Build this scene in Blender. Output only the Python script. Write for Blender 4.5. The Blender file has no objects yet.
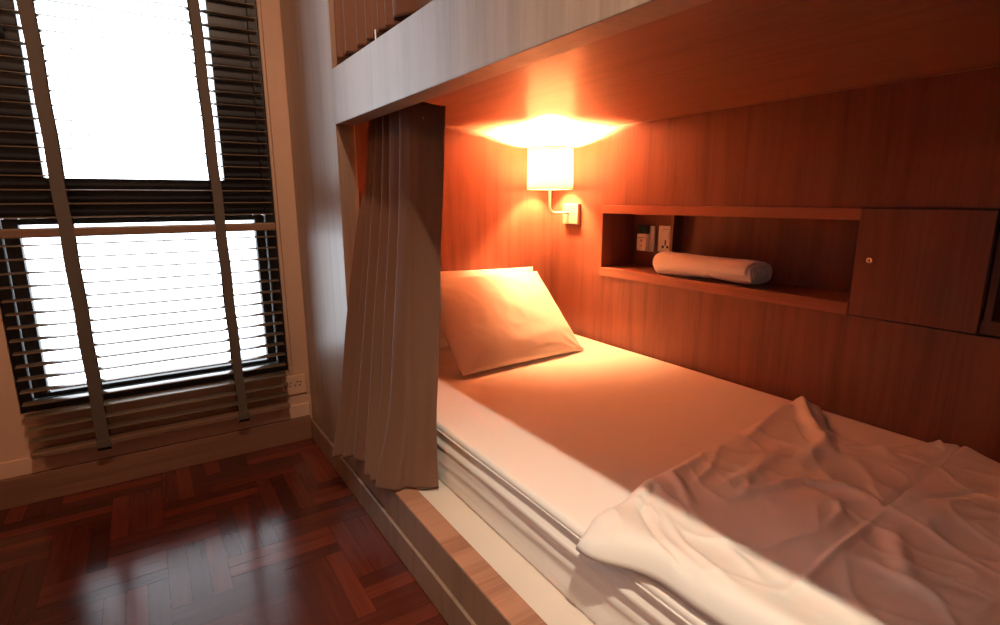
import bpy, bmesh, math, random
from mathutils import Vector, Matrix, noise

random.seed(7)
SC = bpy.context.scene
COL = SC.collection

# ------------------------------------------------------------------ helpers
def link(name, bm, mat, parent=None, smooth=False, recalc=True):
    if recalc:
        bmesh.ops.recalc_face_normals(bm, faces=bm.faces[:])
    if parent is not None:
        off = parent_world(parent)
        bmesh.ops.translate(bm, vec=-off, verts=bm.verts[:])
    me = bpy.data.meshes.new(name)
    bm.to_mesh(me); bm.free()
    if smooth:
        for p in me.polygons: p.use_smooth = True
    o = bpy.data.objects.new(name, me)
    COL.objects.link(o)
    for m in (mat if isinstance(mat, (list, tuple)) else [mat]):
        me.materials.append(m)
    if parent is not None:
        o.parent = parent
    return o

def parent_world(p):
    v = Vector((0, 0, 0))
    while p is not None:
        v += p.location; p = p.parent
    return v

def thing(name, label, cat, loc=(0, 0, 0), group=None):
    o = bpy.data.objects.new(name, None); COL.objects.link(o)
    o.empty_display_size = .05
    o.location = loc
    tag(o, label, cat, group)
    return o

def tag(o, label, cat, group=None):
    o['label'] = label; o['category'] = cat
    if group: o['group'] = group
    return o

def structure(o):
    o['kind'] = 'structure'
    return o

def box(bm, x0, x1, y0, y1, z0, z1, bev=0.0, mi=0, seg=2):
    t = bmesh.new()
    bmesh.ops.create_cube(t, size=1)
    for v in t.verts:
        v.co = Vector((x0 + (v.co.x + .5) * (x1 - x0), y0 + (v.co.y + .5) * (y1 - y0), z0 + (v.co.z + .5) * (z1 - z0)))
    if bev > 0:
        bmesh.ops.bevel(t, geom=t.edges[:], offset=bev, segments=seg, profile=.5, affect='EDGES')
    merge(bm, t, mi)

def merge(bm, t, mi=0):
    mp = {v: bm.verts.new(v.co) for v in t.verts}
    for f in t.faces:
        try:
            nf = bm.faces.new([mp[v] for v in f.verts]); nf.material_index = mi; nf.smooth = f.smooth
        except ValueError:
            pass
    t.free()

def tube(bm, pts, r, n=10, cap=True, mi=0):
    pts = [Vector(p) for p in pts]
    rings = []
    up = None
    for i, p in enumerate(pts):
        d = (pts[min(i + 1, len(pts) - 1)] - pts[max(i - 1, 0)]).normalized()
        if up is None:
            up = Vector((0, 0, 1)) if abs(d.z) < .9 else Vector((1, 0, 0))
        a = d.cross(up).normalized(); b = a.cross(d).normalized(); up = b
        rr = r[i] if isinstance(r, (list, tuple)) else r
        rings.append([bm.verts.new(p + a * rr * math.cos(2 * math.pi * k / n) + b * rr * math.sin(2 * math.pi * k / n)) for k in range(n)])
    for A, B in zip(rings, rings[1:]):
        for k in range(n):
            f = bm.faces.new((A[k], A[(k + 1) % n], B[(k + 1) % n], B[k])); f.smooth = True; f.material_index = mi
    if cap:
        for R in (rings[0], rings[-1]):
            f = bm.faces.new(R); f.material_index = mi

def lathe(bm, c, prof, n=48, axis='Z', closed=False):
    """revolve (radius, height) profile about an axis through c"""
    rings = []
    for r, h in prof:
        ring = []
        for k in range(n):
            a = 2 * math.pi * k / n
            if axis == 'Z': p = (c[0] + r * math.cos(a), c[1] + r * math.sin(a), c[2] + h)
            elif axis == 'X': p = (c[0] + h, c[1] + r * math.cos(a), c[2] + r * math.sin(a))
            else: p = (c[0] + r * math.cos(a), c[1] + h, c[2] + r * math.sin(a))
            ring.append(bm.verts.new(p))
        rings.append(ring)
    pairs = list(zip(rings, rings[1:]))
    if closed: pairs.append((rings[-1], rings[0]))
    for A, B in pairs:
        for k in range(n):
            f = bm.faces.new((A[k], A[(k + 1) % n], B[(k + 1) % n], B[k])); f.smooth = True
    if not closed:
        for R in (rings[0], rings[-1]):
            bm.faces.new(R)

def grid(bm, rows, smooth=True):
    V = [[bm.verts.new(p) for p in r] for r in rows]
    for A, B in zip(V, V[1:]):
        for k in range(len(A) - 1):
            f = bm.faces.new((A[k], A[k + 1], B[k + 1], B[k])); f.smooth = smooth
    return V

def catmull(P, n):
    """n samples along a Catmull-Rom spline through P (tuples of any length)"""
    out = []
    m = len(P) - 1
    for i in range(n):
        t = i / (n - 1) * m
        k = min(int(t), m - 1); u = t - k
        p0, p1, p2, p3 = P[max(k - 1, 0)], P[k], P[k + 1], P[min(k + 2, m)]
        out.append(tuple(.5 * (2 * b + (c - a) * u + (2 * a - 5 * b + 4 * c - d) * u * u + (3 * b - a - 3 * c + d) * u ** 3)
                         for a, b, c, d in zip(p0, p1, p2, p3)))
    return out

def sstep(a, b, x):
    t = max(0., min(1., (x - a) / (b - a)))
    return t * t * (3 - 2 * t)

def lerp(a, b, t): return a + (b - a) * t

def interp(tab, x):
    if x <= tab[0][0]: return tab[0][1]
    for (a, va), (b, vb) in zip(tab, tab[1:]):
        if x <= b:
            t = (x - a) / (b - a); return va + (vb - va) * t
    return tab[-1][1]

# ------------------------------------------------------------------ materials
def new_mat(name):
    m = bpy.data.materials.new(name); m.use_nodes = True
    nt = m.node_tree
    b = nt.nodes['Principled BSDF']
    return m, nt, b

def plain(name, col, rough=.5, spec=.5, metal=0., bump=0., bscale=200., coat=0.):
    m, nt, b = new_mat(name)
    b.inputs['Base Color'].default_value = (*col, 1)
    b.inputs['Roughness'].default_value = rough
    b.inputs['Metallic'].default_value = metal
    b.inputs['Specular IOR Level'].default_value = spec
    b.inputs['Coat Weight'].default_value = coat
    tc = nt.nodes.new('ShaderNodeTexCoord')
    n = nt.nodes.new('ShaderNodeTexNoise'); n.inputs['Scale'].default_value = bscale; n.inputs['Detail'].default_value = 3
    nt.links.new(tc.outputs['Object'], n.inputs['Vector'])
    if bump:
        bp = nt.nodes.new('ShaderNodeBump'); bp.inputs['Strength'].default_value = bump; bp.inputs['Distance'].default_value = .002
        nt.links.new(n.outputs['Fac'], bp.inputs['Height']); nt.links.new(bp.outputs['Normal'], b.inputs['Normal'])
    # slight unevenness of the colour
    mx = nt.nodes.new('ShaderNodeMix'); mx.data_type = 'RGBA'
    mx.inputs['A'].default_value = (*[c * .94 for c in col], 1); mx.inputs['B'].default_value = (*[min(1, c * 1.05) for c in col], 1)
    n2 = nt.nodes.new('ShaderNodeTexNoise'); n2.inputs['Scale'].default_value = 6
    nt.links.new(tc.outputs['Object'], n2.inputs['Vector'])
    nt.links.new(n2.outputs['Fac'], mx.inputs['Factor']); nt.links.new(mx.outputs['Result'], b.inputs['Base Color'])
    return m

def wood(name, dark, light, axis='Z', rough=.4, spec=.5, fine=1., coat=0., coat_rough=.15, figure=.5):
    """laminate with grain running along an axis"""
    m, nt, b = new_mat(name)
    N, L = nt.nodes, nt.links
    tc = N.new('ShaderNodeTexCoord')
    mp = N.new('ShaderNodeMapping')
    s = {'X': (1.1, 22, 22), 'Y': (22, 1.1, 22), 'Z': (22, 22, 1.1)}[axis]
    mp.inputs['Scale'].default_value = s
    L.new(tc.outputs['Object'], mp.inputs['Vector'])
    n1 = N.new('ShaderNodeTexNoise'); n1.inputs['Scale'].default_value = 1.; n1.inputs['Detail'].default_value = 6; n1.inputs['Roughness'].default_value = .62
    n1.inputs['Distortion'].default_value = .6
    L.new(mp.outputs['Vector'], n1.inputs['Vector'])
    mp2 = N.new('ShaderNodeMapping')
    mp2.inputs['Scale'].default_value = tuple(v * (6.5 if v > 2 else 5) * fine for v in s)
    L.new(tc.outputs['Object'], mp2.inputs['Vector'])
    n2 = N.new('ShaderNodeTexNoise'); n2.inputs['Scale'].default_value = 1.; n2.inputs['Detail'].default_value = 3
    L.new(mp2.outputs['Vector'], n2.inputs['Vector'])
    mp3 = N.new('ShaderNodeMapping')
    mp3.inputs['Scale'].default_value = tuple(v * .28 for v in s)
    L.new(tc.outputs['Object'], mp3.inputs['Vector'])
    wv = N.new('ShaderNodeTexNoise'); wv.inputs['Scale'].default_value = 1.; wv.inputs['Detail'].default_value = 2
    wv.inputs['Distortion'].default_value = 1.5
    L.new(mp3.outputs['Vector'], wv.inputs['Vector'])
    a1 = N.new('ShaderNodeMath'); a1.operation = 'MULTIPLY_ADD'; a1.inputs[1].default_value = .35; 
    L.new(n2.outputs['Fac'], a1.inputs[0]); L.new(n1.outputs['Fac'], a1.inputs[2])
    a2 = N.new('ShaderNodeMath'); a2.operation = 'MULTIPLY_ADD'; a2.inputs[1].default_value = figure
    L.new(wv.outputs['Fac'], a2.inputs[0]); L.new(a1.outputs[0], a2.inputs[2])
    cr = N.new('ShaderNodeValToRGB')
    mid = .5 * (1.35 + figure)
    cr.color_ramp.elements[0].position = mid - .26; cr.color_ramp.elements[0].color = (*dark, 1)
    cr.color_ramp.elements[1].position = min(1., mid + .2); cr.color_ramp.elements[1].color = (*light, 1)
    L.new(a2.outputs[0], cr.inputs['Fac'])
    L.new(cr.outputs['Color'], b.inputs['Base Color'])
    b.inputs['Roughness'].default_value = rough
    b.inputs['Specular IOR Level'].default_value = spec
    b.inputs['Coat Weight'].default_value = coat
    b.inputs['Coat Roughness'].default_value = coat_rough
    bp = N.new('ShaderNodeBump'); bp.inputs['Strength'].default_value = .12; bp.inputs['Distance'].default_value = .001
    L.new(n2.outputs['Fac'], bp.inputs['Height']); L.new(bp.outputs['Normal'], b.inputs['Normal'])
    return m

def cloth(name, col, rough=.85, weave=900., bump=.15, sheen=.15, var=.06, trans=0.):
    m, nt, b = new_mat(name)
    N, L = nt.nodes, nt.links
    tc = N.new('ShaderNodeTexCoord')
    n = N.new('ShaderNodeTexNoise'); n.inputs['Scale'].default_value = weave; n.inputs['Detail'].default_value = 2
    L.new(tc.outputs['Object'], n.inputs['Vector'])
    mx = N.new('ShaderNodeMix'); mx.data_type = 'RGBA'
    mx.inputs['A'].default_value = (*[c * (1 - var) for c in col], 1); mx.inputs['B'].default_value = (*[min(1, c * (1 + var)) for c in col], 1)
    L.new(n.outputs['Fac'], mx.inputs['Factor']); L.new(mx.outputs['Result'], b.inputs['Base Color'])
    b.inputs['Roughness'].default_value = rough
    b.inputs['Sheen Weight'].default_value = sheen
    b.inputs['Sheen Roughness'].default_value = .4
    bp = N.new('ShaderNodeBump'); bp.inputs['Strength'].default_value = bump; bp.inputs['Distance'].default_value = .0006
    L.new(n.outputs['Fac'], bp.inputs['Height']); L.new(bp.outputs['Normal'], b.inputs['Normal'])
    return m

def floor_mat():
    m, nt, b = new_mat('parquet')
    N, L = nt.nodes, nt.links
    at = N.new('ShaderNodeAttribute'); at.attribute_name = 'plank'       # r: random shade, g: 0 = along x, 1 = along y
    sep = N.new('ShaderNodeSeparateColor'); L.new(at.outputs['Color'], sep.inputs['Color'])
    tc = N.new('ShaderNodeTexCoord')
    def grain(scale):
        mp = N.new('ShaderNodeMapping'); mp.inputs['Scale'].default_value = scale
        L.new(tc.outputs['Object'], mp.inputs['Vector'])
        off = N.new('ShaderNodeVectorMath'); off.operation = 'ADD'
        sc = N.new('ShaderNodeVectorMath'); sc.operation = 'SCALE'; sc.inputs['Scale'].default_value = 40
        L.new(at.outputs['Color'], sc.inputs[0]); L.new(mp.outputs['Vector'], off.inputs[0]); L.new(sc.outputs['Vector'], off.inputs[1])
        n = N.new('ShaderNodeTexNoise'); n.inputs['Scale'].default_value = 1; n.inputs['Detail'].default_value = 5
        n.inputs['Roughness'].default_value = .6
        L.new(off.outputs['Vector'], n.inputs['Vector'])
        return n
    gx, gy = grain((5, 75, 5)), grain((75, 5, 5))
    mg = N.new('ShaderNodeMix'); mg.data_type = 'FLOAT'
    L.new(sep.outputs['Green'], mg.inputs['Factor']); L.new(gx.outputs['Fac'], mg.inputs['A']); L.new(gy.outputs['Fac'], mg.inputs['B'])
    ad = N.new('ShaderNodeMath'); ad.operation = 'MULTIPLY_ADD'; ad.inputs[1].default_value = .55
    L.new(mg.outputs['Result'], ad.inputs[0]); L.new(sep.outputs['Red'], ad.inputs[2])
    cr = N.new('ShaderNodeValToRGB')
    e = cr.color_ramp.elements
    e[0].position = .12; e[0].color = (.040, .010, .0065, 1)
    e[1].position = 1.0; e[1].color = (.215, .040, .019, 1)
    k = e.new(.55); k.color = (.095, .019, .0105, 1)
    L.new(ad.outputs[0], cr.inputs['Fac'])
    L.new(cr.outputs['Color'], b.inputs['Base Color'])
    wr = N.new('ShaderNodeTexNoise'); wr.inputs['Scale'].default_value = 9; wr.inputs['Detail'].default_value = 4
    L.new(tc.outputs['Object'], wr.inputs['Vector'])
    mr = N.new('ShaderNodeMapRange'); mr.inputs['To Min'].default_value = .10; mr.inputs["To Max"].default_value = .25
    L.new(wr.outputs['Fac'], mr.inputs['Value']); L.new(mr.outputs['Result'], b.inputs['Roughness'])
    bp = N.new('ShaderNodeBump'); bp.inputs['Strength'].default_value = .2; bp.inputs['Distance'].default_value = .001
    L.new(mg.outputs['Result'], bp.inputs['Height']); L.new(bp.outputs['Normal'], b.inputs['Normal'])
    return m

def glass_mat():
    m = bpy.data.materials.new('window_glass'); m.use_nodes = True
    nt = m.node_tree; nt.nodes.clear(); N, L = nt.nodes, nt.links
    out = N.new('ShaderNodeOutputMaterial'); mix = N.new('ShaderNodeMixShader'); fr = N.new('ShaderNodeFresnel'); fr.inputs['IOR'].default_value = 1.45
    t = N.new('ShaderNodeBsdfTransparent'); t.inputs['Color'].default_value = (.97, .985, 1, 1)
    g = N.new('ShaderNodeBsdfGlossy'); g.inputs['Roughness'].default_value = .02
    L.new(fr.outputs[0], mix.inputs[0]); L.new(t.outputs[0], mix.inputs[1]); L.new(g.outputs[0], mix.inputs[2]); L.new(mix.outputs[0], out.inputs[0])
    return m

def shade_mat(name='lampshade_fabric', tr=.68, clear=0.):
    m = bpy.data.materials.new(name); m.use_nodes = True
    nt = m.node_tree; nt.nodes.clear(); N, L = nt.nodes, nt.links
    out = N.new('ShaderNodeOutputMaterial'); mix = N.new('ShaderNodeMixShader'); mix.inputs[0].default_value = tr
    tc = N.new('ShaderNodeTexCoord'); n = N.new('ShaderNodeTexNoise'); n.inputs['Scale'].default_value = 250
    L.new(tc.outputs['Object'], n.inputs['Vector'])
    mx = N.new('ShaderNodeMix'); mx.data_type = 'RGBA'; mx.inputs['A'].default_value = (.86, .82, .75, 1); mx.inputs['B'].default_value = (.94, .91, .85, 1)
    L.new(n.outputs['Fac'], mx.inputs['Factor'])
    d = N.new('ShaderNodeBsdfDiffuse'); t = N.new('ShaderNodeBsdfTranslucent')
    L.new(mx.outputs['Result'], d.inputs['Color']); L.new(mx.outputs['Result'], t.inputs['Color'])
    L.new(d.outputs[0], mix.inputs[1]); L.new(t.outputs[0], mix.inputs[2]); L.new(mix.outputs[0], out.inputs[0])
    if clear:
        m2 = N.new('ShaderNodeMixShader'); m2.inputs[0].default_value = clear; tp = N.new('ShaderNodeBsdfTransparent')
        L.new(mix.outputs[0], m2.inputs[1]); L.new(tp.outputs[0], m2.inputs[2]); L.new(m2.outputs[0], out.inputs[0])
    return m

def emit_mat(name, col, s):
    m = bpy.data.materials.new(name); m.use_nodes = True
    nt = m.node_tree; nt.nodes.clear()
    out = nt.nodes.new('ShaderNodeOutputMaterial'); e = nt.nodes.new('ShaderNodeEmission')
    e.inputs['Color'].default_value = (*col, 1); e.inputs['Strength'].default_value = s
    nt.links.new(e.outputs[0], out.inputs[0])
    return m

WD, WL = (.115, .039, .024), (.185, .070, .043)
M = dict(
    wood_v=wood('laminate_upright_grain', WD, WL, 'Z', rough=.42, spec=.45),
    wood_y=wood('laminate_lengthwise_grain', (.17, .060, .036), (.27, .105, .064), 'Y', rough=.40, spec=.45, coat=.12, coat_rough=.10),
    wood_x=wood('laminate_cross_grain', WD, WL, 'X', rough=.42),
    panel=wood('front_panel_laminate', (.235, .155, .108), (.34, .24, .175), 'Z', rough=.38, spec=.75),
    board=wood('front_board_laminate', (.20, .125, .085), (.30, .19, .13), 'Z', rough=.40, spec=.5),
    board_top=wood('front_board_top_laminate', (.28, .12, .07), (.46, .23, .145), 'X', rough=.42, spec=.4),
    skirt=wood('skirting_laminate', (.17, .085, .05), (.25, .125, .075), 'X', rough=.45),
    peach=plain('peach_cream_paint', (.60, .40, .275), .65, .3, bump=.05),
    cream=plain('cream_paint', (.66, .45, .31), .5, .4, bump=.04),
    white=plain('white_paint', (.70, .62, .54), .6, .3),
    platform=plain('white_laminate', (.74, .64, .56), .45, .5),
    black=plain('black_aluminium', (.012, .013, .015), .38, .5),
    sash=plain('dark_grey_aluminium', (.035, .04, .045), .45, .4),
    glass=glass_mat(),
    slat=wood('blind_slat_wood', (.105, .074, .045), (.185, .135, .085), 'X', rough=.30, spec=.6),
    tape=cloth('blind_tape', (.095, .075, .058), .85, 700, .2),
    rail=wood('blind_rail_wood', (.13, .075, .045), (.22, .13, .08), 'X', rough=.35),
    cord=plain('bead_chain', (.40, .28, .19), .5, .4),
    curtain=cloth('curtain_fabric', (.175, .084, .052), .8, 600, .25, sheen=.25, var=.15),
    sheet=cloth('white_sheet_cotton', (.83, .79, .75), .8, 900, .08, sheen=.1, var=.02),
    satin=cloth('white_mattress_side', (.76, .74, .72), .55, 900, .05, sheen=.1, var=.02),
    duvet=cloth('white_cover_cotton', (.80, .76, .72), .6, 800, .06, sheen=.2, var=.02),
    pillow=cloth('white_pillow_cotton', (.83, .79, .74), .8, 900, .08, sheen=.1, var=.02),
    towel=cloth('white_terry', (.80, .76, .70), .95, 420, .9, sheen=.4, var=.08),
    plastic=plain('ivory_plastic', (.74, .68, .58), .35, .5),
    dark=plain('dark_slot', (.02, .018, .016), .5, .3),
    green=plain('dark_green_plastic', (.02, .05, .035), .3, .5),
    metal=plain('satin_nickel', (.72, .66, .58), .3, .5, metal=1.),
    brass=plain('brass', (.80, .62, .36), .25, .5, metal=1.),
    enamel=plain('painted_lamp_metal', (.72, .64, .56), .35, .5),
    plate=plain('brushed_plate', (.34, .24, .19), .4, .5),
    shade=shade_mat(), diffuser=shade_mat('lamp_diffuser', .75, .25),
    floor=floor_mat(),
)

# ------------------------------------------------------------------ room shell
YW = 2.395                    # window wall
XB = 1.80                     # face of the bunk's back panel
PX = .54                      # face of the bunk's front
XL, YF, ZC = -1.35, -1.65, 2.55

# floor: triple herringbone of narrow planks, one mesh
def build_floor():
    bm = bmesh.new()
    lay = bm.loops.layers.float_color.new('plank')
    W = .150; gap = .0006
    ox, oy = .098, 1.505
    def clip_quad(x0, x1, y0, y1, along):
        x0, x1 = max(x0, XL), min(x1, .60); y0, y1 = max(y0, YF), min(y1, YW)
        if x1 - x0 < .002 or y1 - y0 < .002: return
        c = (random.random() * .5, along, random.random(), 1)
        zt = -random.random() * .0004
        v = [bm.verts.new((x, y, zt)) for x, y in ((x0 + gap, y0 + gap), (x1 - gap, y0 + gap), (x1 - gap, y1 - gap), (x0 + gap, y1 - gap))]
        f = bm.faces.new(v)
        for l in f.loops: l[lay] = c
    for i in range(-12, 6):
        for j in range(-24, 8):
            k = (i - j) % 4
            x, y = ox + i * W, oy + j * W
            if k == 0:                       # block two cells wide, planks along x
                for q in range(3):
                    clip_quad(x, x + 2 * W, y + q * W / 3, y + (q + 1) * W / 3, 0.)
            elif k == 3:                     # block two cells deep, planks along y
                for q in range(3):
                    clip_quad(x + q * W / 3, x + (q + 1) * W / 3, y, y + 2 * W, 1.)
    # dark bed under the joints, and the slab
    n0 = len(bm.faces)
    box(bm, XL - .1, 2.15, YF - .1, YW + .1, -.12, -.0012)
    bm.faces.ensure_lookup_table()
    for f in bm.faces[n0:]:
        for l in f.loops: l[lay] = (0, 0, 0, 1)
    return structure(link('floor', bm, M['floor'], recalc=False))
build_floor()

bm = bmesh.new(); box(bm, XL - .1, 2.15, YF - .1, YW + .2, ZC, ZC + .1)
structure(link('ceiling', bm, M['white']))
VY0, VY1, VZ0, VZ1 = -.65, -.15, 1.35, 1.85
bm = bmesh.new()
box(bm, XL - .1, XL, YF - .1, VY0, 0, ZC); box(bm, XL - .1, XL, VY1, YW + .2, 0, ZC)
box(bm, XL - .1, XL, VY0, VY1, 0, VZ0); box(bm, XL - .1, XL, VY0, VY1, VZ1, ZC)
structure(link('wall_left', bm, M['peach']))
w2 = bpy.data.objects.new('fill_window', None); COL.objects.link(w2); w2.location = (XL - .06, -.4, VZ0); structure(w2)  # invented window, added out of view to let in neutral fill daylight
bm = bmesh.new()
xa, xb = XL - .075, XL - .02
box(bm, xa, xb, VY0, VY0 + .04, VZ0, VZ1, .003); box(bm, xa, xb, VY1 - .04, VY1, VZ0, VZ1, .003)
box(bm, xa, xb, VY0 + .04, VY1 - .04, VZ0, VZ0 + .04, .003); box(bm, xa, xb, VY0 + .04, VY1 - .04, VZ1 - .04, VZ1, .003)
link('frame', bm, M['black'], w2)
bm = bmesh.new(); box(bm, XL - .050, XL - .046, VY0 + .04, VY1 - .04, VZ0 + .04, VZ1 - .04)
link('glass', bm, M['glass'], w2)
bm = bmesh.new(); box(bm, 2.06, 2.15, YF - .1, YW + .2, 0, ZC)
structure(link('wall_right', bm, M['peach']))
bm = bmesh.new(); box(bm, XL, 2.06, YF - .1, YF, 0, ZC)
structure(link('wall_front', bm, M['peach']))
# window wall with its opening
WX0, WX1, WZ0, WZ1 = -.43, .462, .325, 2.32
bm = bmesh.new()
box(bm, XL, WX0, YW, YW + .16, 0, ZC); box(bm, WX1, 2.06, YW, YW + .16, 0, ZC)
box(bm, WX0, WX1, YW, YW + .16, 0, WZ0); box(bm, WX0, WX1, YW, YW + .16, WZ1, ZC)
structure(link('wall_back', bm, M['peach']))
# skirting with the cream ledge above it
bm = bmesh.new(); box(bm, XL, .532, 2.373, YW - .0005, 0, .106, .002)
structure(link('baseboard_back', bm, M['skirt']))
bm = bmesh.new(); box(bm, XL, .532, 2.383, YW - .0005, .1065, .167, .003)
structure(link('trim_1', bm, M['cream']))

# window
wn = bpy.data.objects.new('window_1', None); COL.objects.link(wn); wn.location = (.016, 2.46, WZ0); structure(wn)
bm = bmesh.new()
y0, y1 = 2.405, 2.475
box(bm, WX0, -.395, y0, y1, WZ0, WZ1, .003); box(bm, .425, WX1, y0, y1, WZ0, WZ1, .003)
box(bm, -.395, .425, y0, y1, WZ0, .362, .003); box(bm, -.395, .425, y0, y1, 2.28, WZ1, .003)
box(bm, -.395, .425, y0 - .002, y1, .995, 1.128, .003)
# broad fixed stiles either side of the upper pane
box(bm, -.395, -.260, y0 + .004, y1, 1.128, 2.28, .003); box(bm, .288, .425, y0 + .004, y1, 1.128, 2.28, .003)
link('frame', bm, M['black'], wn)
bm = bmesh.new()
for (a, b, c, d) in ((-.392, -.350, .364, .993), (.386, .422, .364, .993), (-.350, .386, .364, .380), (-.350, .386, .972, .993)):
    box(bm, a, b, 2.425, 2.47, c, d, .004)
for (a, b, c, d) in ((-.372, -.350, .372, .985), (.386, .402, .372, .985)):
    box(bm, a, b, 2.419, 2.44, c, d, .003)
link('sash', bm, M['sash'], wn)
bm = bmesh.new(); box(bm, -.350, .386, 2.452, 2.456, .380, .972)
link('glass', bm, M['glass'], wn)
bm = bmesh.new(); box(bm, -.260, .288, 2.452, 2.456, 1.128, 2.28)
link('glass', bm, M['glass'], wn)
bm = bmesh.new()
tube(bm, [(-.318, 2.403, 1.665), (-.312, 2.394, 1.650), (-.306, 2.394, 1.600), (-.296, 2.394, 1.545)], [.006, .007, .006, .004], 10)
box(bm, -.332, -.306, 2.398, 2.41, 1.64, 1.69, .003)
link('handle', bm, M['sash'], wn)

# ------------------------------------------------------------------ venetian blind
blind = thing('venetian_blind', 'brown wooden venetian blind with two wide tapes hanging open over the window', 'blind', (.021, 2.34, .18))
SX0, SX1 = -.409, .440
SY0, SY1 = 2.315, 2.365
bm = bmesh.new()
zs = []
z = .2415
while z < 2.28:
    if not (.915 < z < .985): zs.append(z)
    z += .0445
for z in zs:
    tl = math.radians(2.0)
    sec = []
    for k in range(7):
        u = -1 + 2 * k / 6
        sec.append((2.34 + u * .022, z + .0018 * (1 - u * u) + u * .022 * math.sin(tl)))
    x0 = SX0 + random.uniform(-.002, .002); x1 = SX1 + random.uniform(-.002, .002)
    top = [[bm.verts.new((x, y, zz + .0010)) for y, zz in sec] for x in (x0, x1)]
    bot = [[bm.verts.new((x, y, zz - .0010)) for y, zz in sec] for x in (x0, x1)]
    for k in range(6):
        f = bm.faces.new((top[0][k], top[1][k], top[1][k + 1], top[0][k + 1])); f.smooth = True
        f = bm.faces.new((bot[0][k], bot[0][k + 1], bot[1][k + 1], bot[1][k])); f.smooth = True
    bm.faces.new((top[0][0], bot[0][0], bot[1][0], top[1][0])); bm.faces.new((top[0][6], top[1][6], bot[1][6], bot[0][6]))
    bm.faces.new(top[0] + bot[0][::-1]); bm.faces.new(top[1][::-1] + bot[1])
link('slats', bm, M['slat'], blind)
bm = bmesh.new(); box(bm, SX0, SX1, 2.313, 2.367, .183, .203, .004); link('bottom_rail', bm, M['rail'], blind)
bm = bmesh.new(); box(bm, SX0 - .004, SX1 + .004, 2.314, 2.364, .934, .964, .004); link('middle_rail', bm, M['rail'], blind)
bm = bmesh.new(); box(bm, SX0, SX1, 2.313, 2.367, 2.30, 2.36, .003); link('headrail', bm, M['rail'], blind)
for xc, hw in ((-.207, .019), (.257, .0165)):
    bm = bmesh.new()
    for yy in (2.3125, 2.3675):
        w = hw
        rows = []
        for i in range(60):
            zz = 2.31 - i / 59 * (2.31 - .190)
            wob = .0012 * math.sin(zz * 23 + xc * 9) - 0.011 * (zz - .2)
            rows.append([(xc - w + wob, yy, zz), (xc + wob, yy - (.0006 if yy < 2.34 else -.0006), zz), (xc + w + wob, yy, zz)])
        grid(bm, rows)
    # ladder cords under the slats
    for z in zs:
        for dx in (-.014, .014):
            box(bm, xc + dx - 0.011 * (z - .2) - .0007, xc + dx - 0.011 * (z - .2) + .0007, 2.311, 2.369, z - .0030, z - .0018)
    t = link('tape', bm, M['tape'], blind, recalc=False)
    bm = bmesh.new()
    box(bm, xc - .021, xc + .021, 2.3065, 2.311, .168, .208, .002)
    box(bm, xc - .021, xc + .021, 2.3065, 2.3725, .168, .180, .002)
    link('tape_end', bm, M['tape'], t)
# bead chain loop on the right
bm = bmesh.new()
pts = []
for i in range(50): pts.append((.452, 2.345, 2.30 - i / 49 * (2.30 - .372)))
for k in range(1, 9):
    a = math.pi * k / 9
    pts.append((.4595 - .0075 * math.cos(a), 2.345, .372 - .011 * math.sin(a)))
for i in range(50): pts.append((.467, 2.345 + .01 * math.sin(i / 49 * 3.1), .372 + i / 49 * (2.30 - .372)))
tube(bm, pts, [.0016 + .0007 * (k % 2) for k in range(len(pts))], 6)
link('bead_chain', bm, M['cord'], blind)

# small socket plate beside the blind
ws = thing('wall_socket', 'small cream wall socket low on the wall by the blind corner', 'socket', (.482, YW, .21))
bm = bmesh.new(); box(bm, .425, .525, YW - .010, YW - .0005, .215, .300, .003); link('plate', bm, M['cream'], ws)
bm = bmesh.new()
for cx in (.449, .490):
    for dx, dz in ((-.009, -.006), (.009, -.006), (0, .010), (.013, .008)):
        lathe(bm, (cx + dx, YW - .0103, .262 + dz), [(.0033, -.0012), (.0033, .001)], 10, 'Y')
link('pin_holes', bm, M['dark'], ws)

# ------------------------------------------------------------------ bunk bed (built-in)
YL, YR = 1.762, .06            # ends of the openings
YH = 2.264                     # head panel face
YE = -.40                      # far end of the bunk front
ZB0, ZB1 = 1.281, 1.443        # rail between the bunks
bunk = thing('bunk_bed', 'built-in wooden two-level bunk bed with grey-brown front panel and niche', 'bunk bed', (1.17, .95, 0))
bm = bmesh.new()
box(bm, PX, .60, YL, 2.372, .002, 2.53)
box(bm, PX, .60, YR, YL, ZB0, ZB1)
box(bm, PX, .60, YE, YR, .002, 2.53)
box(bm, PX, .60, YR, YL, 2.40, 2.53)
fp = link('front_panel', bm, M['panel'], bunk)
bv = fp.modifiers.new('edge', 'BEVEL'); bv.width = .0012; bv.segments = 1; bv.limit_method = 'ANGLE'
bm = bmesh.new()
box(bm, PX, .602, YR + .001, YL - .001, 0.002, .193, .0015)
fb = link('front_board', bm, M['board'], bunk)
bm = bmesh.new(); box(bm, PX + .001, .6025, YR + .002, YL - .002, .1932, .196, .001)
link('board_top', bm, M['board_top'], bunk)
bm = bmesh.new()
box(bm, .529, .5395, YE, 2.372, .001, .097, .0035, seg=1)
link('skirting', bm, M['board'], bunk)
# jamb lining just behind the front panel is the panel's own thickness; head panel, foot panel
bm = bmesh.new(); box(bm, .601, XB, YH, YH + .02, .002, 1.364); box(bm, .601, XB, YH, YH + .02, 1.401, 2.53)
link('head_panel', bm, M['wood_v'], bunk)
bm = bmesh.new(); box(bm, .601, XB, YE, YE + .02, .002, 1.364); box(bm, .601, XB, YE, YE + .02, 1.401, 2.53)
link('foot_panel', bm, M['wood_v'], bunk)
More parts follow.
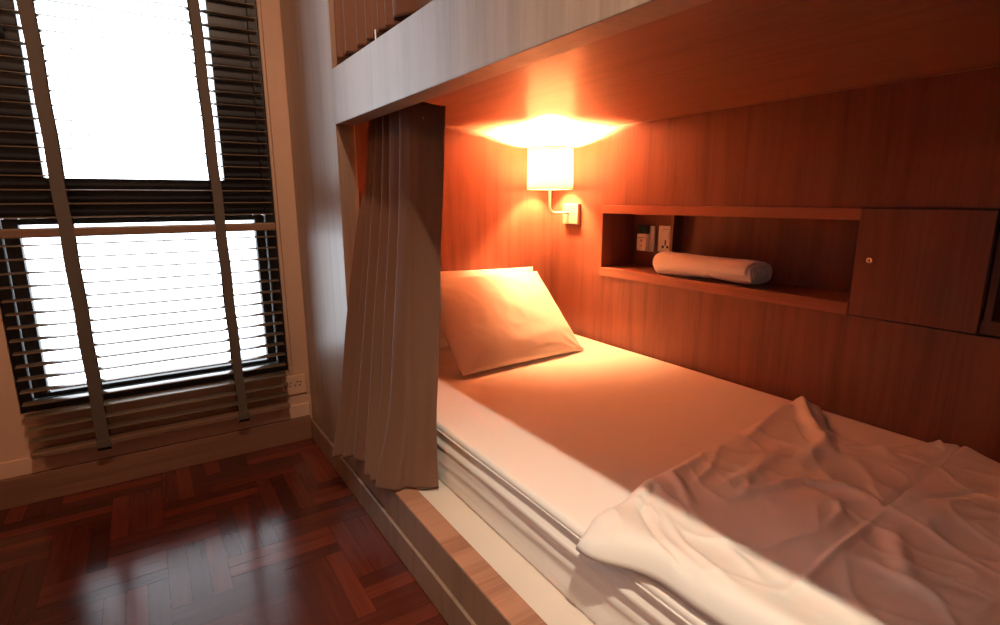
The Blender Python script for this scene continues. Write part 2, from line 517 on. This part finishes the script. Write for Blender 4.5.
# floor of the upper bunk = ceiling of the lower
bm = bmesh.new(); box(bm, .601, XB, YE, YH + .02, 1.3655, 1.400)
link('bunk_ceiling', bm, M['wood_y'], bunk)
bm = bmesh.new(); box(bm, .601, XB, YE, YH + .02, 2.47, 2.50)
link('bunk_roof', bm, M['wood_y'], bunk)
# platform
bm = bmesh.new(); box(bm, .603, XB, YE + .02, YH, .165, .190, .001); link('platform', bm, M['platform'], bunk)
# back panel with cut-outs
NZ0, NZ1 = .735, .985           # clear niche opening
NYL, NYR = 1.884, .790
DY0, DY1 = .470, .781           # locker door
bm = bmesh.new()
X1 = XB + .018
def bp_(y0, y1, z0, z1): box(bm, XB, X1, y0, y1, z0, z1)
bp_(YE, YH, .19, .695); bp_(YE, YH, 1.022, 1.3645); bp_(NYL, YH, .695, 1.022); bp_(YE, -.10, .695, 1.022)
box(bm, XB, X1, YE, YH, 1.4005, 2.47)
link('back_panel', bm, M['wood_v'], bunk)
# niche
bm = bmesh.new()
XN = 2.005
box(bm, XN, XN + .012, -.10, NYL + .016, .70, 1.02)              # back
box(bm, X1, XN, NYL, NYL + .016, .70, 1.02)                      # end
box(bm, X1, XN, -.116, -.10, .70, 1.02)
box(bm, X1, XN, -.10, NYL, .698, .7345); box(bm, X1, XN, -.10, NYL, .9855, 1.02)
niche = link('wall_niche', bm, M['wood_v'], bunk)
bm = bmesh.new()
box(bm, XB - .007, X1, DY1 + .0045, NYL + .004, .9855, 1.0215, .0015)
box(bm, XB - .007, X1, DY1 + .008, NYL + .004, .696, .7345, .0015)
link('shelf_edge', bm, M['wood_y'], niche)
bm = bmesh.new(); box(bm, 1.940, XN - .0005, 1.590, 1.606, .735, .985, .001); link('divider', bm, M['wood_v'], niche)
bm = bmesh.new(); box(bm, X1 + .001, XN, DY1 - .004, DY1 + .012, .735, .985); link('divider', bm, M['wood_v'], niche)
bm = bmesh.new(); box(bm, X1 + .001, XN, DY0 - .016, DY0, .735, .985)
link('divider', bm, M['wood_v'], niche)
# locker door
bm = bmesh.new(); box(bm, XB - .008, XB + .012, DY0 + .002, DY1 + .003, .700, 1.0205, .0015)
door = link('locker_door', bm, M['wood_v'], bunk)
bm = bmesh.new()
lathe(bm, (XB - .008, .744, .870), [(.0095, 0), (.0095, -.003), (.0075, -.0045), (.0045, -.0045), (.0045, -.0025)], 24, 'X')
lk = link('cam_lock', bm, M['brass'], door)
bm = bmesh.new(); box(bm, XB - .0125, XB - .0108, .7432, .7448, .8665, .8735); link('keyhole', bm, M['dark'], lk)

# ------------------------------------------------------------------ mattress
matt = thing('mattress', 'thick single mattress in a smooth white fitted sheet on the lower bunk', 'mattress', (1.24, 1.1, .192))
MZ, MX0, MX1, MY0, MY1 = .380, .686, 1.785, -.05, 2.250
random.seed(3)
def side_off(y, z):
    """folds of the sheet along the mattress side, running lengthwise and drifting down"""
    n = noise.noise(Vector((y * 1.3, z * 34 + y * 1.1, 2.2))) * .006
    n += noise.noise(Vector((y * 2.1, z * 70 - y * 2.3, 7.2))) * .0028
    zr = .314 + .006 * math.sin(y * 2.4)
    n += -.010 * math.exp(-((z - zr) / .007) ** 2) + .006 * math.exp(-((z - zr - .020) / .012) ** 2)
    n += -.005 * math.exp(-((z - (.262 + .02 * math.sin(y * 1.7 + 1))) / .010) ** 2)
    return n * .7
SW = [((.859, 1.214), (.955, 1.194), .0028, .008), ((.856, 1.101), (.948, 1.095), .0022, .007), ((.90, 1.16), (1.02, 1.13), .0015, .008),
      ((.86, 1.16), (.93, 1.19), -.002, .008)]
def seg_d(p, a, b):
    ax, ay = a; bx, by = b
    dx, dy = bx - ax, by - ay
    t = max(0, min(1, ((p[0] - ax) * dx + (p[1] - ay) * dy) / (dx * dx + dy * dy)))
    return math.hypot(p[0] - ax - t * dx, p[1] - ay - t * dy), t
def top_off(x, y):
    h = noise.noise(Vector((x * 3, y * 3, 0))) * .0016
    for a, b, am, w in SW:
        d, t = seg_d((x, y), a, b)
        h += am * math.exp(-(d / w) ** 2) * math.sin(math.pi * max(.03, min(.97, t)))
    return h
bm = bmesh.new()
rows = []
NY = 150
for i in range(NY + 1):
    y = MY0 + (MY1 - MY0) * i / NY
    e = min(1, min(y - MY0, MY1 - y) / .02)
    row = []
    for k in range(26):                                   # side, bottom to top
        z = .1935 + (.366 - .1935) * k / 25
        row.append((MX0 + side_off(y, z) * e + .004 * math.sin(math.pi * k / 25), y, z))
    for k in range(1, 6):                                 # rounded top edge
        a = math.pi / 2 * k / 6
        row.append((MX0 + .014 - .014 * math.cos(a) + side_off(y, .366) * e * (1 - k / 6), y, .366 + .014 * math.sin(a)))
    for k in range(70):
        x = MX0 + .014 + (MX1 - .028 - MX0) * k / 69
        row.append((x, y, MZ + top_off(x, y)))
    row += [(MX1 - .005, y, MZ - .006), (MX1, y, MZ - .02), (MX1, y, .1935)]
    rows.append(row)
V = grid(bm, rows)
bm.faces.new([r[0] for r in V] + [r[-1] for r in V][::-1])
bm.faces.new(V[0]); bm.faces.new(V[-1])
link('fitted_sheet', bm, M['sheet'], matt)
bm = bmesh.new()
pts = [(MX0 + side_off(y, .358) + .0005, y, .3585 + .001 * math.sin(y * 9)) for y in [MY0 + .02 + (MY1 - MY0 - .04) * i / 90 for i in range(91)]]
tube(bm, pts, .0030, 8)
link('piping', bm, M['satin'], matt)

# ------------------------------------------------------------------ pillows
def pillow(name, label, c, eu, ev, hu, hv, th, seed, sag=0., pinch=.0):
    eu = Vector(eu).normalized(); ev = Vector(ev); ev = (ev - eu * ev.dot(eu)).normalized(); en = eu.cross(ev).normalized()
    p = thing(name, label, 'pillow', (c[0], c[1], .385), 'pillows at the head of the lower bunk')
    bm = bmesh.new()
    n = 64
    def surf(sgn):
        rows = []
        for j in range(n + 1):
            v = -1 + 2 * j / n; row = []
            for i in range(n + 1):
                u = -1 + 2 * i / n
                # outline: sides drawn in a little, corners left pointed
                ou = u * hu * (1 - .025 * (1 - v * v)); ov = v * hv * (1 - .02 * (1 - u * u))
                t = max(0., (1 - abs(u) ** 3.4)) ** .55 * max(0., (1 - abs(v) ** 3.0)) ** .55
                edge = min(1 - abs(u), 1 - abs(v))
                w = noise.noise(Vector((u * 2.2 + seed, v * 3.2, sgn * 1.3))) * .006
                w += abs(noise.noise(Vector((u * 5 + seed, v * 3 + u * 2, 4 + sgn)))) * -.004
                # pulled creases out of the corners
                for cu, cv in ((-1, -1), (1, -1), (-1, 1), (1, 1)):
                    du, dv = (u - cu) * hu, (v - cv) * hv
                    r = math.hypot(du, dv); a = math.atan2(dv * -cv, du * -cu)
                    w += .006 * math.sin(a * 13 + seed) * math.exp(-r / .08) * min(1, r / .02)
                h = sgn * (th * t * (1 + sag * -v) + .0022) + w * min(1, edge * 7) * (1 if sgn > 0 else .6)
                q = Vector(c) + eu * ou + ev * ov + en * h
                row.append(q)
            rows.append(row)
        return rows
    A = grid(bm, surf(1)); B = grid(bm, surf(-1))
    def rim(G): return G[0][:-1] + [r[-1] for r in G[:-1]] + G[-1][:0:-1] + [r[0] for r in G[:0:-1]]
    ra, rb = rim(A), rim(B)
    for k in range(len(ra)):
        f = bm.faces.new((ra[k], ra[(k + 1) % len(ra)], rb[(k + 1) % len(rb)], rb[k])); f.smooth = True
    zmin = min(v.co.z for v in bm.verts)
    if zmin < .3845:                                       # rests on the sheet: squash what would sink in
        for v in bm.verts:
            if v.co.z < .42: v.co.z = .3845 + (v.co.z - zmin) * (.42 - .3845) / (.42 - zmin)
    case = link('pillowcase', bm, M['pillow'], p)
    return p
pillow('pillow', 'plump white pillow standing upright against the bunk end, mostly hidden behind the other pillow',
       (1.295, 2.150, .560), (1, -.02, -.03), (.0, .10, .33), .325, .175, .058, 2.3)
pillow('pillow', 'white pillow leaning in front on the sheet, all of it visible under the lamp',
       (1.272, 1.917, .545), (.655, .045, -.012), (.105, .30, .285), .325, .238, .060, 5.1, sag=.10)

# ------------------------------------------------------------------ duvet cover lying over the foot half
FOLDS = [  # polyline, height, width
    ([(1.735, .872), (1.541, .742), (1.395, .614)], .021, .026),
    ([(1.765, .815), (1.60, .690)], .016, .016),
    ([(1.651, .856), (1.394, .798), (1.234, .755)], .010, .024),
    ([(1.535, .657), (1.367, .633), (1.258, .611)], .016, .030),
    ([(1.542, .571), (1.483, .511)], .012, .020),
    ([(1.037, .612), (1.184, .571), (1.25, .496), (1.234, .43)], .011, .020),
    ([(1.00, .66), (1.12, .655), (1.30, .69)], .009, .026),
    ([(1.101, .777), (.971, .756), (.911, .658)], .009, .016),
    ([(1.20, .79), (1.06, .72), (.98, .70)], .007, .014),
    ([(1.228, .416), (1.007, .402), (.806, .391)], .006, .009),
    ([(1.164, .383), (1.076, .333), (1.002, .29)], .010, .026),
    ([(.988, .299), (1.063, .191)], .008, .03),
    ([(1.30, .30), (1.36, .20), (1.44, .12)], .010, .035),
    ([(1.55, .35), (1.62, .22)], .012, .04),
    ([(.896, .741), (.80, .693), (.735, .592), (.700, .47)], -.011, .011),
    ([(.83, .66), (.765, .55), (.735, .44)], .007, .014),
    ([(.86, .55), (.80, .43)], .006, .016),
    ([(1.717, .52), (1.747, .485), (1.735, .431)], .022, .016),
    ([(1.70, .49), (1.66, .462)], .012, .010),
    ([(1.754, .444), (1.488, .434), (1.228, .420)], -.022, .009),
    ([(1.228, .416), (1.385, .358), (1.51, .309)], -.007, .007),
    ([(1.228, .416), (1.289, .481)], -.007, .006),
    ([(1.235, .412), (1.222, .418)], .008, .012),
    ([(1.20, .50), (1.13, .46), (1.05, .45)], .006, .012),
]
def fold_h(x, y):
    h = 0.
    for P, am, w in FOLDS:
        best = 9; bt = 0; n = len(P) - 1
        for k in range(n):
            d, t = seg_d((x, y), P[k], P[k + 1])
            if d < best: best = d; bt = (k + t) / n
        w *= .72
        if best < 3.2 * w:
            tap = .35 + .65 * math.sin(math.pi * min(.98, max(.02, bt)))
            h += am * math.exp(-(best / w) ** 2) * tap
    # the flap on the near side of the long crease lies higher
    yc = interp([(1.228, .418), (1.754, .442)], x)
    if x > 1.20:
        h += .009 * sstep(1.2, 1.3, x) * (1 - sstep(-.004, .002, y - yc)) * math.exp(-max(0, yc - y) / .12)
    # crumpling of the cotton: broad waves, then sharper creases in two slanted directions
    h += noise.noise(Vector((x * 5 + y * 2, y * 6 - x * 2, 1.7))) * .008
    h += noise.noise(Vector((x * 11 + y * 7, y * 9, 5.5))) * .004
    wx, wy = x + .05 * noise.noise(Vector((x * 6, y * 6, 3))), y + .05 * noise.noise(Vector((x * 6, y * 6, 8)))
    r1 = 1 - abs(noise.noise(Vector((wx * 3.2 + wy * 6, wy * 3 - wx * 9, 9.1)))) * 2.2
    r2 = 1 - abs(noise.noise(Vector((wx * 9 - wy * 5, wy * 4 + wx * 3, 2.4)))) * 2.2
    r3 = 1 - abs(noise.noise(Vector((wx * 17 + wy * 4, wy * 12 - wx * 8, 6.4)))) * 2.2
    h += max(0, r1) ** 4 * .0036 + max(0, r2) ** 5 * .0030 + max(0, r3) ** 3 * .0005
    return h
YLEFT = [(.630, .708), (.70, .738), (.80, .757), (.90, .790), (1.15, .818), (1.5, .850), (1.70, .878), (1.80, .882)]
XBACK = [(-.06, 1.69), (.30, 1.69), (.40, 1.725), (.455, 1.750), (.500, 1.72), (.54, 1.60), (.60, 1.555), (.68, 1.56), (.74, 1.64), (.80, 1.735), (.9, 1.74)]
def xfront(y):
    return .633 + .058 * sstep(.70, .54, y) + .006 * math.sin(y * 9) + .004 * noise.noise(Vector((y * 14, 0, 0)))
bm = bmesh.new()
NS, NT = 210, 170
rows = []
for j in range(NT + 1):
    t = j / NT; row = []
    for i in range(NS + 1):
        s = i / NS
        y = -.04 + (.70 + .04) * t; x = 1.
        for _ in range(6):
            x = lerp(xfront(y), interp(XBACK, y), s)
            y = lerp(-.04, interp(YLEFT, x) + .006 * noise.noise(Vector((x * 9, 3, 0))), t)
        dl = (interp(YLEFT, x) - y); df = (x - xfront(y)); db = (interp(XBACK, y) - x)
        e = min(dl, df * 1.2, db * .8)
        body = 1 - math.exp(-max(0, e) / .015)
        th = .026 + .020 * math.exp(-((x - .715) / .06) ** 2) + .006 * math.exp(-dl / .05)
        z = .3925 + th * body + (fold_h(x, y)) * sstep(.0, .035, e)
        z = max(z, .3915)
        if x < .715:                                        # droops over the mattress edge
            z -= .008 * ((.715 - x) / .075) ** 2
        row.append((x, y, z))
    rows.append(row)
grid(bm, rows)
dv = thing('duvet', 'crumpled white cotton cover spread over the foot half of the mattress', 'bed cover', (1.2, .4, .386))
d = link('cover', bm, M['duvet'], dv, recalc=False)
sol = d.modifiers.new('thick', 'SOLIDIFY'); sol.thickness = .005; sol.offset = -1
# ------------------------------------------------------------------ curtains
def curtain_mesh(levels, ncol, zs, rows_n=70, wob=.003, seed=0):
    """levels: list of cross-sections (x, y) with equal point counts, one per z in zs, top to bottom"""
    dense = [catmull(L, ncol) for L in levels]
    bm = bmesh.new(); rows = []
    for r in range(rows_n + 1):
        t = r / rows_n * (len(zs) - 1)
        k = min(int(t), len(zs) - 2); u = t - k
        row = []
        for c in range(ncol):
            pts = [(*dense[q][c], (zs[q][c] if isinstance(zs[q], list) else zs[q])) for q in range(len(zs))]
            p0, p1, p2, p3 = pts[max(k - 1, 0)], pts[k], pts[k + 1], pts[min(k + 2, len(zs) - 1)]
            p = [.5 * (2 * b + (cc - a) * u + (2 * a - 5 * b + 4 * cc - d) * u * u + (3 * b - a - 3 * cc + d) * u ** 3) for a, b, cc, d in zip(p0, p1, p2, p3)]
            n = wob * noise.noise(Vector((c * .13 + seed, p[2] * 2.2, seed)))
            row.append((p[0] + n, p[1] + n * .6, p[2]))
        rows.append(row)
    grid(bm, rows)
    return bm

def pleats(ridges, valleys_x, dv, panel):
    """zig-zag cross-section: ridge i at ridges[i]; valley after it lies deeper (bigger x)"""
    P = []
    for i, (x, y) in enumerate(ridges):
        P.append((x, y))
        if i < len(ridges) - 1:
            nx, ny = ridges[i + 1]
            P.append((valleys_x[i], ny + dv * (y - ny)))
    P += panel
    return P

LV = []
for z_, R_, vx, pan in (
    (1.312, [(.638, 1.728), (.634, 1.695), (.633, 1.655), (.637, 1.610), (.640, 1.565), (.628, 1.462)], .045, [(.640, 1.428), (.660, 1.402), (.688, 1.384), (.718, 1.366)]),
    (1.12, [(.614, 1.730), (.616, 1.697), (.617, 1.658), (.620, 1.601), (.625, 1.551), (.618, 1.461)], .045, [(.632, 1.425), (.651, 1.402), (.677, 1.385), (.706, 1.364)]),
    (.960, [(.578, 1.736), (.597, 1.698), (.599, 1.660), (.602, 1.590), (.609, 1.535), (.607, 1.460)], .045, [(.622, 1.422), (.640, 1.402), (.664, 1.385), (.692, 1.362)]),
    (.640, [(.523, 1.735), (.552, 1.700), (.558, 1.660), (.560, 1.580), (.574, 1.528), (.576, 1.460)], .055, [(.596, 1.418), (.616, 1.402), (.646, 1.384), (.676, 1.360)]),
    (.420, [(.492, 1.730), (.518, 1.700), (.530, 1.665), (.533, 1.575), (.547, 1.520), (.551, 1.456)], .060, [(.578, 1.412), (.600, 1.404), (.628, 1.382), (.656, 1.352)]),
    (.203, [(.444, 1.722), (.474, 1.700), (.502, 1.670), (.493, 1.542), (.494, 1.500), (.497, 1.456)], .075, [(.540, 1.405), (.572, 1.404), (.612, 1.372), (.656, 1.350)])):
    LV.append(pleats(R_, [x + vx for x, y in R_[1:]], .16, pan))
NC = 160
ztop = [1.312 - .016 * sstep(.80, 1, c / (NC - 1)) for c in range(NC)]
ct = thing('bunk_curtain', 'long brown curtain gathered at the end of the lower bunk opening', 'curtain', (.60, 1.55, .2), 'brown bunk curtains')
bm = curtain_mesh(LV, NC, [ztop, 1.12, .96, .64, .42, .203], wob=.0035, seed=3.1)
c1 = link('drape', bm, M['curtain'], ct, recalc=False)
so = c1.modifiers.new('thick', 'SOLIDIFY'); so.thickness = .003; so.offset = 0
# eyelet ring near the top of the leading edge, and the rail behind the beam
bm = bmesh.new()
e = Vector((.664, 1.402, 1.262)); d = (Vector((.692, 1.384, 0)) - Vector((.640, 1.425, 0))).normalized(); nrm = Vector((-d.y * -1, d.x * -1, 0)).normalized()
nrm = Vector((d.y, -d.x, 0)).normalized()
if nrm.dot(Vector((0, 0, 1.05)) - e) < 0: nrm = -nrm
tube(bm, [e + nrm * .003 + d * .0065 * math.cos(2 * math.pi * k / 24) + Vector((0, 0, .0065 * math.sin(2 * math.pi * k / 24))) for k in range(25)], .0018, 8, cap=False)
link('eyelet', bm, M['metal'], ct)
bm = bmesh.new(); box(bm, .622, .638, YR + .01, YL + .1, 1.338, 1.3645, .002)
link('curtain_rail', bm, M['metal'], bunk)

# upper curtain: deep rounded pleats standing just behind the guard rail
ur = [(.551, 1.741), (.557, 1.705), (.560, 1.669), (.562, 1.585), (.560, 1.516), (.562, 1.450), (.563, 1.423), (.562, 1.377), (.562, 1.315)]
def upper(dx, dy=0):
    R = [(x + dx + .004 * math.sin(i * 2.1), y + dy * math.sin(i * 1.3)) for i, (x, y) in enumerate(ur)]
    return pleats(R, [.610, .612, .622, .625, .625, .618, .616, .625], .16, [(.590 + dx, 1.24), (.600 + dx, 1.15), (.585 + dx, 1.04), (.600 + dx, .92)])
ut = thing('bunk_curtain', 'brown pleated curtain hanging in the upper bunk opening, above the rail', 'curtain', (.58, 1.4, 1.47), 'brown bunk curtains')
zb = []
for c in range(200):
    zb.append(1.472 + .010 * noise.noise(Vector((c * .05, 0, 4))))
bm = curtain_mesh([upper(.01), upper(.006, .008), upper(0, .004), upper(-.001)], 200, [2.36, 2.0, 1.7, zb], rows_n=50, wob=.003, seed=8.7)
c2 = link('drape', bm, M['curtain'], ut, recalc=False)
so = c2.modifiers.new('thick', 'SOLIDIFY'); so.thickness = .003; so.offset = 0
bm = bmesh.new(); box(bm, .5535, .5550, 1.424, 1.433, 1.448, 1.476, .0005); link('care_tag', bm, M['plastic'], ut)

# ------------------------------------------------------------------ wall lamp
LX, LY = 1.670, 2.118
lamp = thing('wall_lamp', 'lit wall lamp with a white drum shade on a bent arm', 'lamp', (XB, 2.093, .98))
bm = bmesh.new(); box(bm, XB - .022, XB - .0005, 2.036, 2.148, .930, 1.030, .003); link('wall_plate', bm, M['plate'], lamp)
bm = bmesh.new()
arm = [(XB - .020, LY - .012, .985), (XB - .06, LY - .009, .985), (LX + .035, LY - .003, .985)]
for k in range(1, 9):
    a = math.pi / 2 * k / 8
    arm.append((LX + .035 - .035 * math.sin(a), LY, .985 + .035 - .035 * math.cos(a)))
arm += [(LX, LY, 1.06), (LX, LY, 1.150)]
tube(bm, arm, .006, 12)
link('arm', bm, M['enamel'], lamp)
bm = bmesh.new()
lathe(bm, (LX, LY, 1.150), [(.006, -.02), (.014, -.018), (.016, 0), (.016, .035), (.013, .037)], 24)
link('bulb_holder', bm, M['enamel'], lamp)
SR, SZ0, SZ1 = .111, 1.097, 1.290
bm = bmesh.new()
lathe(bm, (LX, LY, 0), [(SR, SZ0), (SR - .002, SZ1), (SR - .004, SZ1), (SR - .002, SZ0)], 72, closed=True)
sh = link('lamp_shade', bm, M['shade'], lamp)
bm = bmesh.new()
for z_, r_ in ((SZ0 + .002, SR - .001), (SZ1 - .002, SR - .003)):
    if z_ > 1.2: link('shade_ring', bm, M['enamel'], sh); bm = bmesh.new()
    tube(bm, [(LX + r_ * math.cos(2 * math.pi * k / 60), LY + r_ * math.sin(2 * math.pi * k / 60), z_) for k in range(61)], .0025, 8, cap=False)
link('shade_ring', bm, M['enamel'], sh)
bm = bmesh.new(); bm2 = bmesh.new()
lathe(bm2, (LX, LY, 0), [(.0075, SZ0 + .006), (SR - .004, SZ0 + .006), (SR - .004, SZ0 + .008), (.0075, SZ0 + .008)], 48, closed=True)
link('diffuser', bm2, M['diffuser'], sh)
prof = [(.010, 1.188), (.013, 1.200), (.024, 1.222), (.029, 1.240), (.026, 1.256), (.015, 1.268), (.003, 1.271)]
lathe(bm, (LX, LY, 0), prof, 24)
BULB = (1., .39, .15)
link('bulb', bm, emit_mat('glowing_bulb', BULB, 72000), lamp)

# ------------------------------------------------------------------ things in the niche
def plate_socket(name, label, y0, y1, z0, z1, unit):
    s = thing(name, label, 'socket', (XN, .5 * (y0 + y1), z0), 'sockets in the niche')
    bm = bmesh.new(); box(bm, XN - .010, XN - .0005, y0, y1, z0, z1, .003); link('plate', bm, M['plastic'], s)
    yc = .5 * (y0 + y1)
    if not unit:
        bm = bmesh.new(); box(bm, XN - .0155, XN - .0095, yc - .021, yc + .021, z0 + .064, z0 + .094, .002)
        link('rocker_switch', bm, M['plastic'], s)
        bm = bmesh.new()
        for dy, dz, w, h in ((0, .046, .0035, .009), (.013, .024, .006, .0055), (-.013, .024, .006, .0055)):
            box(bm, XN - .0108, XN - .0098, yc + dy - w, yc + dy + w, z0 + dz - h, z0 + dz + h)
        lathe(bm, (XN - .0104, yc, z0 + .034), [(.0035, -.0005), (.0035, .0008)], 12, 'X')
        link('pin_holes', bm, M['dark'], s)
        bm = bmesh.new(); box(bm, XN - .0106, XN - .0098, yc - .018, yc + .018, z0 + .1040, z0 + .1062); link('marking', bm, M['dark'], s)
    else:
        bm = bmesh.new(); box(bm, XN - .036, XN - .0095, yc - .018, yc + .040, z0 + .004, z0 + .082, .004)
        u = link('plug_unit', bm, M['plastic'], s)
        bm = bmesh.new()
        box(bm, XN - .0368, XN - .0355, yc - .010, yc + .030, z0 + .0640, z0 + .0662)
        box(bm, XN - .0368, XN - .0355, yc + .008, yc + .014, z0 + .046, z0 + .058)
        lathe(bm, (XN - .036, yc + .010, z0 + .028), [(.0035, -.0006), (.0035, .0008)], 12, 'X')
        link('marking', bm, M['dark'], u)
        bm = bmesh.new(); box(bm, XN - .034, XN - .0095, yc - .016, yc + .034, z0 + .0825, z0 + .122, .003)
        link('card_slot', bm, M['green'], s)
plate_socket('wall_socket', 'ivory wall plate in the niche with a boxy unit and dark top', 1.742, 1.828, .806, .926, True)
plate_socket('wall_socket', 'ivory switched power socket in the niche, next to the divider', 1.632, 1.718, .810, .930, False)

# rolled towel
tw = thing('rolled_towel', 'rolled white towel lying on the niche shelf', 'towel', (1.872, 1.37, .7355))
bm = bmesh.new()
N_ = 40; L_ = 54
def towel_pt(t, a, k=1.):
    y = 1.602 - t * .462
    xa = lerp(1.866, 1.886, t)
    hz = lerp(.045, .038, t) * (1 + .04 * math.sin(t * 7 + 1)); hx = lerp(.053, .077, t) * (1 + .03 * math.sin(t * 5))
    endl = sstep(0, .10, t) ** .5
    k *= .55 + .45 * endl
    ca, sa = math.cos(a), math.sin(a)
    px = abs(ca) ** .75 * (1 if ca > 0 else -1); pz = abs(sa) ** .75 * (1 if sa > 0 else -1)
    w = noise.noise(Vector((math.cos(a) * 1.5, math.sin(a) * 1.5, t * 7))) * .004
    w += -.004 * math.exp(-((t - .60 - .10 * math.sin(a)) / .022) ** 2) * (1 if ca < .2 else 0)
    w += -.0035 * math.exp(-((t - .68 - .06 * math.sin(a)) / .016) ** 2) * (1 if ca < .2 else 0)
    x = xa + px * (hx * k + w); z = .7365 + .043 + pz * (hz * k + w)
    return (x, y, max(.7362, z))
rows = []
for i in range(L_ + 1):
    t = i / L_
    rows.append([towel_pt(t, 2 * math.pi * j / N_) for j in range(N_ + 1)])
V = []
for r in rows:
    V.append([bm.verts.new(p) for p in r[:-1]])
for A, B in zip(V, V[1:]):
    for j in range(N_):
        f = bm.faces.new((A[j], A[(j + 1) % N_], B[(j + 1) % N_], B[j])); f.smooth = True
c0 = bm.verts.new((1.880, 1.607, .777))
for j in range(N_):
    f = bm.faces.new((c0, V[0][(j + 1) % N_], V[0][j])); f.smooth = True
# near end: coils of the roll stand out as stepped rings
prev = V[-1]
ye = 1.602 - .462
ring = 1.
for step, (k, dy) in enumerate([(.93, -.007), (.84, -.008), (.76, .004), (.70, -.006), (.62, -.008), (.54, .004), (.48, -.005), (.38, -.006), (.30, .003), (.15, .0)]):
    cur = []
    for j in range(N_):
        p = towel_pt(1., 2 * math.pi * j / N_, k)
        cur.append(bm.verts.new((p[0], ye + dy + .002 * math.sin(j * .5), .7365 + .043 + (p[2] - .7795) * 1.0)))
    for j in range(N_):
        f = bm.faces.new((prev[j], prev[(j + 1) % N_], cur[(j + 1) % N_], cur[j])); f.smooth = True
    prev = cur
bm.faces.new(prev)
link('towel_roll', bm, M['towel'], tw)
bm = bmesh.new()
# loose outer layer whose edge runs along the near face of the roll
rows = []
for i in range(30):
    t = .03 + .965 * i / 29
    rows.append([tuple(Vector(towel_pt(t, math.radians(a), 1.0)) + Vector((-.0025, 0, .0022))) for a in range(60, 200, 10)])
grid(bm, rows)
fl = link('outer_fold', bm, M['towel'], tw, recalc=False)
s_ = fl.modifiers.new('thick', 'SOLIDIFY'); s_.thickness = .004; s_.offset = 0

# ------------------------------------------------------------------ lights
def point(name, loc, col, e, r):
    l = bpy.data.lights.new(name, 'POINT'); l.energy = e; l.color = col; l.shadow_soft_size = r
    o = bpy.data.objects.new(name, l); COL.objects.link(o); o.location = loc
    return o
# room downlight near the camera
sl = bpy.data.lights.new('room_light', 'SPOT'); sl.energy = 210; sl.color = (1., .82, .60); sl.shadow_soft_size = .018
sl.spot_size = math.radians(74); sl.spot_blend = .85
so_ = bpy.data.objects.new('room_light', sl); COL.objects.link(so_); so_.location = (.09, -.22, 2.48)
so_.rotation_euler = Vector((.70, .56, -2.1)).to_track_quat('-Z', 'Y').to_euler()
# warm fill point added to brighten the room side; no known lamp there
point('warm_fill_light', (-1.1, .70, 2.1), (1., .52, .29), 16, .12)
wl = bpy.data.lights.new('wall_fill_spot', 'SPOT'); wl.energy = 95; wl.color = (1., .62, .42); wl.shadow_soft_size = .05  # spot added to brighten the window wall and blind; no known fixture
wl.spot_size = math.radians(64); wl.spot_blend = 1.
wo = bpy.data.objects.new('wall_fill_spot', wl); COL.objects.link(wo); wo.location = (.15, .45, 2.5)
wo.rotation_euler = Vector((-.08, 1.94, -1.4)).to_track_quat('-Z', 'Y').to_euler()
# daylight enters through the window: portal for the sky
pl = bpy.data.lights.new('window_portal', 'AREA'); pl.shape = 'RECTANGLE'; pl.size = .9; pl.size_y = 2.0; pl.cycles.is_portal = True
po = bpy.data.objects.new('window_portal', pl); COL.objects.link(po); po.location = (.016, 2.60, 1.32); po.rotation_euler = (math.radians(-90), 0, 0)

pl2 = bpy.data.lights.new('window_portal', 'AREA'); pl2.shape = 'RECTANGLE'; pl2.size = .5; pl2.size_y = .5; pl2.cycles.is_portal = True  # sky portal for the added fill window
po2 = bpy.data.objects.new('window_portal', pl2); COL.objects.link(po2); po2.location = (XL - .14, -.4, 1.6); po2.rotation_euler = (0, math.radians(-90), 0)

w = bpy.data.worlds.new('sky'); SC.world = w; w.use_nodes = True
bg = w.node_tree.nodes['Background']; bg.inputs['Color'].default_value = (.90, .955, 1., 1); bg.inputs['Strength'].default_value = 6.5

# ------------------------------------------------------------------ camera
f = 541.86
pi_, ya, ro = (math.radians(v) for v in (11.77, 33.07, -.24))
fw = Vector((math.sin(ya) * math.cos(pi_), math.cos(ya) * math.cos(pi_), -math.sin(pi_)))
rt = Vector((math.cos(ya), -math.sin(ya), 0)); up = rt.cross(fw)
c_, s_ = math.cos(ro), math.sin(ro)
rt, up = rt * c_ + up * s_, rt * -s_ + up * c_
cam = bpy.data.cameras.new('camera'); co = bpy.data.objects.new('camera', cam); COL.objects.link(co)
cam.sensor_width = 36; cam.sensor_fit = 'HORIZONTAL'; cam.lens = f / 1000 * 36; cam.clip_start = .01
co.matrix_world = Matrix(((rt.x, up.x, -fw.x, 0), (rt.y, up.y, -fw.y, 0), (rt.z, up.z, -fw.z, 1.05), (0, 0, 0, 1)))
SC.camera = co

SC.view_settings.view_transform = 'Standard'; SC.view_settings.look = 'None'
SC.view_settings.gamma = 1; SC.view_settings.use_curve_mapping = False
SC.view_settings.exposure = 0.0
SC.cycles.use_denoising = True
SC.cycles.max_bounces = 12; SC.cycles.diffuse_bounces = 6; SC.cycles.transparent_max_bounces = 16
SC.cycles.sample_clamp_indirect = 20
